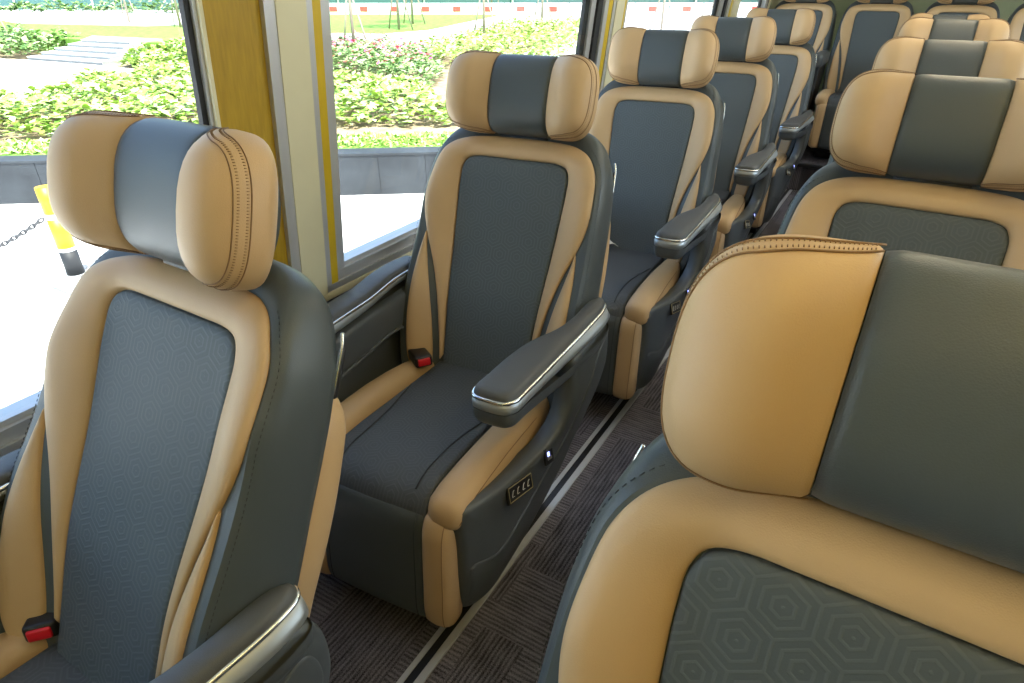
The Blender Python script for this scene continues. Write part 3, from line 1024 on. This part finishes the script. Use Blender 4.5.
# unseen lamps added on the ceiling, the front one to yellow the seats
LAMPS = []
def added_ceiling_lamp(x, y0, y1, power, col, label):
    t = thing('added_ceiling_light', label, 'added ceiling light', (x, (y0+y1)/2, ZC), group='added strip lights along the unseen ceiling')
    L = y1-y0
    v, f = box(-.07, .07, -L/2, L/2, -.025, 0)
    mesh_obj('housing', bevel_mesh('housing', v, f, M['alu'], .006, 2), t)
    v, f = box(-.055, .055, -L/2+.02, L/2-.02, -.029, -.0255)
    mesh_obj('diffuser', build('diffuser', v, f, M['lamp'], smooth=False), t)
    ld = bpy.data.lights.new('strip_lamp', 'AREA'); ld.shape = 'RECTANGLE'; ld.size = .11; ld.size_y = L-.04
    ld.energy = power; ld.color = col
    lo = bpy.data.objects.new('strip_lamp', ld); COL.objects.link(lo); lo.parent = t
    lo.location = (0, 0, -.032)
    LAMPS.append(lo)
added_ceiling_lamp(.45, -1.6, 1.4, 4.5, (1, .70, .10), 'added strip light on the coach ceiling over the first seats')
added_ceiling_lamp(.15, 2.0, 4.6, 5, (1, .85, .6), 'added strip light on the coach ceiling over the rear seats')

# ------------------------------------------------------------------ outside
GZ, BZ, TZ = -1.1, -.58, -.20
def ground(name, poly, z0, z1, mat, label=None, cat=None):
    n = len(poly)
    V = [(x, y, z0) for x, y in poly]+[(x, y, z1) for x, y in poly]
    F = [tuple(range(n))[::-1], tuple(range(n, 2*n))]+[(i, (i+1) % n, n+(i+1) % n, n+i) for i in range(n)]
    return build(name, V, F, mat, smooth=False)
v, f = box(-95, 60, -60, 110, GZ-.2, GZ)
structure('ground', build('plaza_paving', v, f, M['paving'], smooth=False))
# slate-faced planter wall
A_, B_ = np.array([-16.0, -1.12]), np.array([-2.4, 8.50])
dvec = (B_-A_)/np.linalg.norm(B_-A_); nvec = np.array([-dvec[1], dvec[0]])     # away from the coach
Lw = np.linalg.norm(B_-A_)
parts = []
def wallbox(u0, u1, n0, n1, z0, z1):
    q = [A_+dvec*u+nvec*n_ for u, n_ in ((u0, n0), (u1, n0), (u1, n1), (u0, n1))]
    V = [(a[0], a[1], z0) for a in q]+[(a[0], a[1], z1) for a in q]
    F = [(3, 2, 1, 0), (4, 5, 6, 7), (0, 1, 5, 4), (1, 2, 6, 5), (2, 3, 7, 6), (3, 0, 4, 7)]
    return V, F
u = 0
while u < Lw:
    parts.append((*wallbox(u+.004, min(u+.6, Lw)-.004, 0, .05, GZ, -.585), 0)); u += .6
parts.append((*wallbox(0, Lw, .006, .28, GZ, -.59), 1))
parts.append((*wallbox(0, Lw, -.015, .30, -.59, -.565), 2))
V, F, I = merge(parts)
structure('wall_planter', build('planter_wall', V, F, [M['slate'], M['rubber'], M['slate']], I, smooth=False))
def wl(u, n_): return tuple(A_+dvec*u+nvec*n_)
bed = [wl(0, .29), wl(Lw, .29), wl(Lw+30, 30), wl(Lw+10, 80), wl(-60, 80), wl(-40, 8)]
structure('ground.001', ground('planting_bed', bed, GZ, BZ-.02, M['soil']))

def poly_area(name, poly, z, mat, label, cat):
    o = mesh_obj(name, ground(name, poly, z-.03, z, mat)); return tag(o, label, cat, kind='structure')
# grass strip along the wall, white path, terrace lawn
def foliage(name, poly, z, h, n, size, mat, label, cat, dome=.0, flat=.5):
    P = np.array(poly); lo, hi = P.min(0), P.max(0)
    pts = []
    while len(pts) < n:
        q = rng.uniform(lo, hi, (n*2, 2)); q = q[inside(q, P)]
        pts += list(q)
    pts = np.array(pts[:n])
    D = seg_dist(pts, P)
    clump = .65+.35*np.sin(pts[:, 0]*2.1+np.sin(pts[:, 1]*1.7)*1.3)*np.cos(pts[:, 1]*2.6)
    top = h*np.minimum(1, .35+D/.6)*clump
    zz = z+top*rng.uniform(.0, 1, n)**.45
    V, F = [], []
    az = rng.uniform(0, 2*PI, n); el = rng.uniform(-.5, .9, n)*flat+.15; sz = size*rng.uniform(.6, 1.25, n)
    for i in range(n):
        c, s_ = math.cos(az[i]), math.sin(az[i]); ce, se = math.cos(el[i]), math.sin(el[i]); L = sz[i]; W = L*.32
        p = np.array([pts[i, 0], pts[i, 1], zz[i]])
        d = np.array([c*ce, s_*ce, se]); w = np.array([-s_, c, 0])
        k = len(V)
        V += [p, p+d*L*.5+w*W+np.array([0, 0, L*.06]), p+d*L, p+d*L*.5-w*W+np.array([0, 0, L*.06])]
        F.append((k, k+1, k+2, k+3))
    o = mesh_obj(name, build(name, V, F, mat, smooth=False, recalc=False))
    return tag(o, label, cat, kind='stuff')

lawn1 = [wl(0, .3), wl(Lw, .3), wl(Lw, 1.15), wl(0, 1.15)]
structure('lawn', ground('lawn', lawn1, BZ-.04, BZ+.01, M['lawn']))
path1 = [(-15.0, 5.4), (-14.6, 6.6), (-15.4, 8.0), (-16.6, 9.9), (-18.4, 9.95), (-21.6, 9.7), (-30, 8.0), (-30, -2), (-16.5, -1.0), (-15.2, 2)]
structure('path', ground('white_path', path1, BZ-.04, BZ+.015, M['paving']))
path2 = [(-7.6, 15.0), (-8.9, 15.6), (-10.2, 19), (-12.3, 25), (-15.5, 34), (-11, 40), (-4, 36), (-3, 18)]
structure('path.001', ground('white_path', path2, BZ-.04, BZ+.012, M['paving']))
terr = [(-40, 11.5), (-23.3, 11.6), (-19.6, 11.9), (-17.2, 13.5), (-17.0, 16.6), (-15.0, 17.0), (-14.4, 19.5), (-17.2, 28), (-20.5, 37), (-30, 60), (-110, 70), (-110, 20)]
structure('lawn.001', ground('terrace_lawn', terr, GZ, TZ, M['lawn']))
kerb = [(-17.1, 16.2), (-14.7, 16.7), (-14.1, 19.5), (-16.8, 28), (-19.9, 37), (-21.2, 36.6), (-17.9, 27.8), (-15.2, 19.6), (-15.5, 17.5), (-17.1, 17.1)]
structure('path.002', ground('curved_edging', kerb, GZ, TZ+.02, M['paving']))
road = [(-60, 22), (-34, 15.2), (-27.0, 16.6), (-24.5, 20.5), (-30, 27), (-70, 42)]
structure('road', ground('pale_road', road, GZ, TZ+.015, M['paving']))
# stone steps
parts = []
pa, pb = np.array([-21.9, 9.75]), np.array([-18.6, 10.0])
dirn = np.array([-.42, .9]); dirn /= np.linalg.norm(dirn)
for i in range(5):
    off0, off1 = dirn*(.42*i), dirn*(2.9)
    q = [pa+off0+np.array([.22*i, 0]), pb+off0-np.array([.10*i, 0]), pb+off1, pa+off1]
    n = 4; z1 = BZ+.085*(i+1)
    V = [(a[0], a[1], GZ) for a in q]+[(a[0], a[1], z1) for a in q]
    F = [(3, 2, 1, 0), (4, 5, 6, 7), (0, 1, 5, 4), (1, 2, 6, 5), (2, 3, 7, 6), (3, 0, 4, 7)]
    parts.append((V, F, 0))
    e = .012
    q2 = [q[0]-dirn*.02, q[1]-dirn*.02, q[1]+dirn*.40, q[0]+dirn*.40]
    V = [(a[0], a[1], z1-.012) for a in q2]+[(a[0], a[1], z1+.01) for a in q2]
    parts.append((V, F, 1))
V, F, I = merge(parts)
o = mesh_obj('stone_steps', build('stone_steps', V, F, [M['stone'], M['concrete']], I, smooth=False))
tag(o, 'low flight of grey stone steps beyond the lime shrub bed', 'steps', kind='structure')

foliage('shrubbery', [(-12.6, 3.1), (-13.6, 4.6), (-14.4, 6.6), (-15.3, 8.1), (-15.9, 9.5), (-14.4, 11.0), (-10.6, 10.9), (-8.3, 10.4), (-6.5, 9.0), (-5.9, 8.2), (-8.1, 6.6), (-10.6, 4.4)],
        BZ, .42, 11000, .17, M['leafA'], 'lime green leafy shrub bed behind the slate planter wall', 'shrubs')
foliage('shrubbery', [(-10.6, 10.9), (-14.4, 11.2), (-16.2, 14.8), (-14.4, 16.4), (-12.0, 15.6), (-9.4, 12.6), (-8.4, 10.8)],
        BZ, .60, 7000, .15, M['leafB'], 'green shrub bed dotted with pink flowers behind the lime shrubs', 'shrubs')
fl = foliage('flowers', [(-10.3, 10.6), (-14.0, 11.0), (-15.8, 14.3), (-14.2, 15.8), (-12.0, 15.2), (-9.4, 12.2), (-8.6, 10.8)],
        BZ+.38, .35, 420, .14, M['flower'], 'pink blossoms scattered over the green shrub bed', 'flowers')
foliage('shrubbery', [(-9.9, 13.9), (-9.0, 14.3), (-8.3, 14.7), (-9.3, 20.4), (-11.8, 26.2), (-14.6, 30.5), (-16.2, 25.5), (-14.2, 19.6), (-14.3, 17.6), (-12.4, 16.2), (-11.0, 13.8)],
        BZ, .55, 7500, .18, M['leafA'], 'light green shrub bed running beside the pale path', 'shrubs')
foliage('shrubbery', [(-18.0, 10.1), (-15.9, 9.8), (-14.9, 11.3), (-16.8, 13.6), (-19.2, 12.2)],
        BZ, .60, 3500, .18, M['leafA'], 'pale green shrubs beside the stone steps', 'shrubs')
foliage('shrubbery', [(-22.3, 9.9), (-27, 9.3), (-34, 9.8), (-33, 12.5), (-23.6, 12.5)],
        BZ, .70, 3600, .22, M['leafB'], 'grey green shrubs on the far side of the stone steps', 'shrubs')
foliage('grass', [wl(6, .35), wl(Lw, .35), wl(Lw, 1.1), wl(6, 1.1)], BZ, .07, 6000, .07, M['leafA'], 'grass strip behind the slate planter wall', 'grass', flat=1.2)

bed2 = [o for o in COL.objects if o.get('label', '').startswith('green shrub bed dotted')][0]
fl.parent = bed2; del fl['category']
foliage('hedge', [(-62, 14.1), (-35.5, 24.5), (-35.9, 25.5), (-62.4, 15.1)], TZ, .75, 2600, .34, M['leafB'], 'low green hedge in front of the far teal netting', 'hedge')
# young staked trees
def crown(bm_list, c, r, n, size):
    V, F = [], []
    for i in range(n):
        d = rng.normal(size=3); d /= np.linalg.norm(d); p = c+d*r*rng.uniform(.3, 1)**.5*np.array([1, 1, 1.1])
        a = rng.normal(size=3); a /= np.linalg.norm(a); b = np.cross(a, d); b /= max(np.linalg.norm(b), 1e-6); L = size*rng.uniform(.6, 1.3)
        k = len(V); V += [p, p+a*L*.5+b*L*.3, p+a*L, p+a*L*.5-b*L*.3]; F.append((k, k+1, k+2, k+3))
    return V, F
SAP = [(-13.6, 14.2, 'slender staked sapling standing in the pink flower bed'), (-16.5, 19.6, 'staked sapling on the curved edge of the far lawn'), (-18.2, 22.5, 'thin sapling in the middle of the far lawn'),
       (-13.4, 20.4, 'sapling rising from the light green shrubs beside the pale path'), (-15.0, 27.5, 'sapling standing where the light green shrub bed ends'), (-20.5, 32, 'small sapling by the far barrier beyond the lawn'),
       (-26.5, 11.2, 'sapling among the grey green shrubs at the far side of the steps'), (-30, 11.4, 'leftmost sapling seen above the stone steps'), (-25, 16.8, 'sapling on the pale road edge above the steps'), (-29.5, 17.5, 'sapling beyond the pale road above the steps'),
       (-9.0, 26, 'thin tree beside the pale path seen over the third window seat'), (-7.2, 27, 'thin tree seen just above the headrest of the third window seat'), (-6.5, 32, 'slim tree seen between the two rear pillars')]
for i, (x, y, lab) in enumerate(SAP):
    z = TZ if (i in (1, 2, 5, 8, 9)) else BZ
    t = thing('young_tree', lab, 'tree', (x, y, z), group='staked saplings in the park')
    v, f = tube([(0, 0, 0), (.02, .01, 1.5), (-.02, .02, 3.4)], [.05, .042, .03], 8)
    mesh_obj('trunk', build('trunk', v, f, M['bark']), t)
    for sx in (-1, 1):
        v, f = tube([(sx*.55, .1, 0), (sx*.05, .02, 1.7)], .025, 6)
        mesh_obj('stake', build('stake', v, f, M['bark']), t)
    v, f = crown(None, np.array([0, 0, 4.1]), 1.1, 500, .26)
    mesh_obj('crown', build('crown', v, f, M['leafB'], smooth=False, recalc=False), t)

# far barrier boards, teal netting, trees behind
def line_box(a, b, th, z0, z1):
    a, b = np.array(a, float), np.array(b, float); d = (b-a)/np.linalg.norm(b-a); n_ = np.array([-d[1], d[0]])*th
    q = [a, b, b+n_, a+n_]
    V = [(p[0], p[1], z0) for p in q]+[(p[0], p[1], z1) for p in q]
    F = [(3, 2, 1, 0), (4, 5, 6, 7), (0, 1, 5, 4), (1, 2, 6, 5), (2, 3, 7, 6), (3, 0, 4, 7)]
    return V, F
BA, BB = np.array([-31.0, 25.6]), np.array([-4.0, 37.5])
nB = 18; dB = (BB-BA)/nB
for k in range(nB):
    a, b = BA+dB*k, BA+dB*(k+.97)
    v1, f1 = line_box(a, b, .12, TZ-.4, TZ+.52)
    m0, m1 = BA+dB*(k+.38), BA+dB*(k+.62)
    off = np.array([-dB[1], dB[0]]); off = -off/np.linalg.norm(off)*.03
    v2, f2 = line_box(m0+off, m1+off, .03, TZ+.14, TZ+.36)
    t = mesh_obj('barrier_board', build('barrier_board', *merge([(v1, f1, 0), (v2, f2, 1)])[:2], [M['barw'], M['barr']], merge([(v1, f1, 0), (v2, f2, 1)])[2], smooth=False))
    tag(t, 'white barrier board with a red mark in the row beyond the lawn', 'barrier', group='white and red boards of the far barrier')
t = thing('netting_fence', 'teal construction netting on posts behind the white barrier', 'fence', (0, 0, 0))
NA, NB = np.array([-64.0, 16.0]), np.array([2.0, 47.0])
v, f = line_box(NA, NB, .05, TZ-.3, TZ+2.6)
mesh_obj('netting', build('netting', v, f, M['net'], smooth=False), t)
for k in range(15):
    p = NA+(NB-NA)*k/14+np.array([.1, -.15])
    v, f = tube([(p[0], p[1], TZ-.4), (p[0], p[1], TZ+3.2)], .06, 8)
    mesh_obj('post', build('fence_post', v, f, M['barw']), t)
for i in range(11):
    p = NA+(NB-NA)*(i+.5)/11+np.array([-3.5, 5])+rng.uniform(-.4, .4, 2)
    t = thing('broadleaf_tree', 'dark leafy tree in the row behind the teal netting', 'tree', (p[0], p[1], TZ-.3), group='dark trees behind the netting')
    v, f = tube([(0, 0, 0), (0, 0, 2.4)], [.22, .14], 8)
    mesh_obj('trunk', build('trunk', v, f, M['bark']), t)
    v, f = crown(None, np.array([0, 0, 3.6]), 2.3, 900, .7)
    mesh_obj('crown', build('crown', v, f, M['leafC'], smooth=False, recalc=False), t)

# striped bollard with its chain
t = thing('bollard', 'yellow and black chain post on a grey block on the white paving', 'bollard', (-6.20, 2.54, GZ))
v, f = box(-.17, .17, -.17, .17, 0, .13)
mesh_obj('base_block', bevel_mesh('base_block', v, f, M['stone'], .015, 2), t)
v, f = tube([(0, 0, .12), (0, 0, .36)], .072, 20); p = mesh_obj('lower_sleeve', build('lower_sleeve', v, f, M['rubber']), t); p['label'] = 'black lower section'
v, f = tube([(0, 0, .355), (0, 0, .385)], .074, 20); mesh_obj('band', build('band', v, f, M['barw']), t)
v, f = tube([(0, 0, .384), (0, 0, .66)], .072, 20); p = mesh_obj('sleeve', build('sleeve', v, f, M['post']), t); p['label'] = 'yellow section'
v, f = tube([(0, 0, .655), (0, 0, .70)], .0745, 20); mesh_obj('band', build('band', v, f, M['barw']), t)
v, f = tube([(0, 0, .699), (0, 0, .93)], .072, 20); p = mesh_obj('upper_sleeve', build('upper_sleeve', v, f, M['post']), t); p['label'] = 'yellow top section'
parts = []
c0, c1 = np.array([-6.20, 2.44, GZ+.67]), np.array([-6.55, .75, GZ+.62])
nl = 46
def cpos(s): 
    p = c0+(c1-c0)*s; return p+np.array([0, 0, -.20*4*s*(1-s)])
for k in range(nl):
    a, b = cpos(k/nl), cpos((k+1)/nl); d = b-a; L = np.linalg.norm(d); d /= L
    sd = np.cross(d, [0, 0, 1]); sd /= np.linalg.norm(sd); up = np.cross(sd, d)
    w = sd if k % 2 else up; m = (a+b)/2
    ring = [m+d*L*.72*math.cos(q)+w*.016*math.sin(q) for q in np.linspace(0, 2*PI, 12, endpoint=False)]
    v, f = tube(ring, .0075, 5, True); parts.append((v, f, 0))
V, F, I = merge(parts)
tag(mesh_obj('chain', build('chain', V, F, M['chain'])), 'steel chain hanging from the yellow and black post', 'chain')

# ------------------------------------------------------------------ light, camera
w = bpy.data.worlds.new('World'); scn.world = w; w.use_nodes = True
nt = w.node_tree; bg = nt.nodes['Background']
sky = nt.nodes.new('ShaderNodeTexSky'); sky.sky_type = 'NISHITA'; sky.sun_disc = False
sky.sun_elevation = math.radians(58); sky.sun_rotation = math.radians(60); sky.air_density = 1.0; sky.dust_density = 3.0
nt.links.new(sky.outputs[0], bg.inputs[0]); bg.inputs[1].default_value = .42
sd = bpy.data.lights.new('sun', 'SUN'); sd.energy = 9.0; sd.angle = math.radians(1.2); sd.color = (1, .96, .88)
so = bpy.data.objects.new('sun', sd); COL.objects.link(so)
so.rotation_euler = Vector((.45, -.35, -1.0)).normalized().to_track_quat('-Z', 'Y').to_euler() if False else Vector((-.42, .30, -1.0)).normalized().to_track_quat('-Z', 'Y').to_euler()

cd = bpy.data.cameras.new('camera'); cam = bpy.data.objects.new('camera', cd); COL.objects.link(cam)
F_PX, YAW, PITCH, ROLL, CH = 635.18, .5435116, .5181885, -.0050595, 1.351115
cd.sensor_width = 36; cd.lens = F_PX*36/1024; cd.clip_start = .02; cd.clip_end = 500
cy, sy, cp, sp = math.cos(YAW), math.sin(YAW), math.cos(PITCH), math.sin(PITCH)
fwd = Vector((-sy*cp, cy*cp, -sp)); right = Vector((cy, sy, 0)); up = right.cross(fwd)
cr, sr = math.cos(ROLL), math.sin(ROLL)
r2 = right*cr+up*sr; u2 = up*cr-right*sr
cam.matrix_world = Matrix(((r2.x, u2.x, -fwd.x, 0), (r2.y, u2.y, -fwd.y, 0), (r2.z, u2.z, -fwd.z, CH), (0, 0, 0, 1)))
scn.camera = cam
cd.dof.use_dof = False
scn.view_settings.view_transform = 'Standard'; scn.view_settings.look = 'None'
scn.view_settings.exposure = .90; scn.view_settings.gamma = 1
scn.view_settings.use_curve_mapping = False
scn.cycles.use_denoising = True
scn.cycles.max_bounces = 10; scn.cycles.diffuse_bounces = 5; scn.cycles.transparent_max_bounces = 16
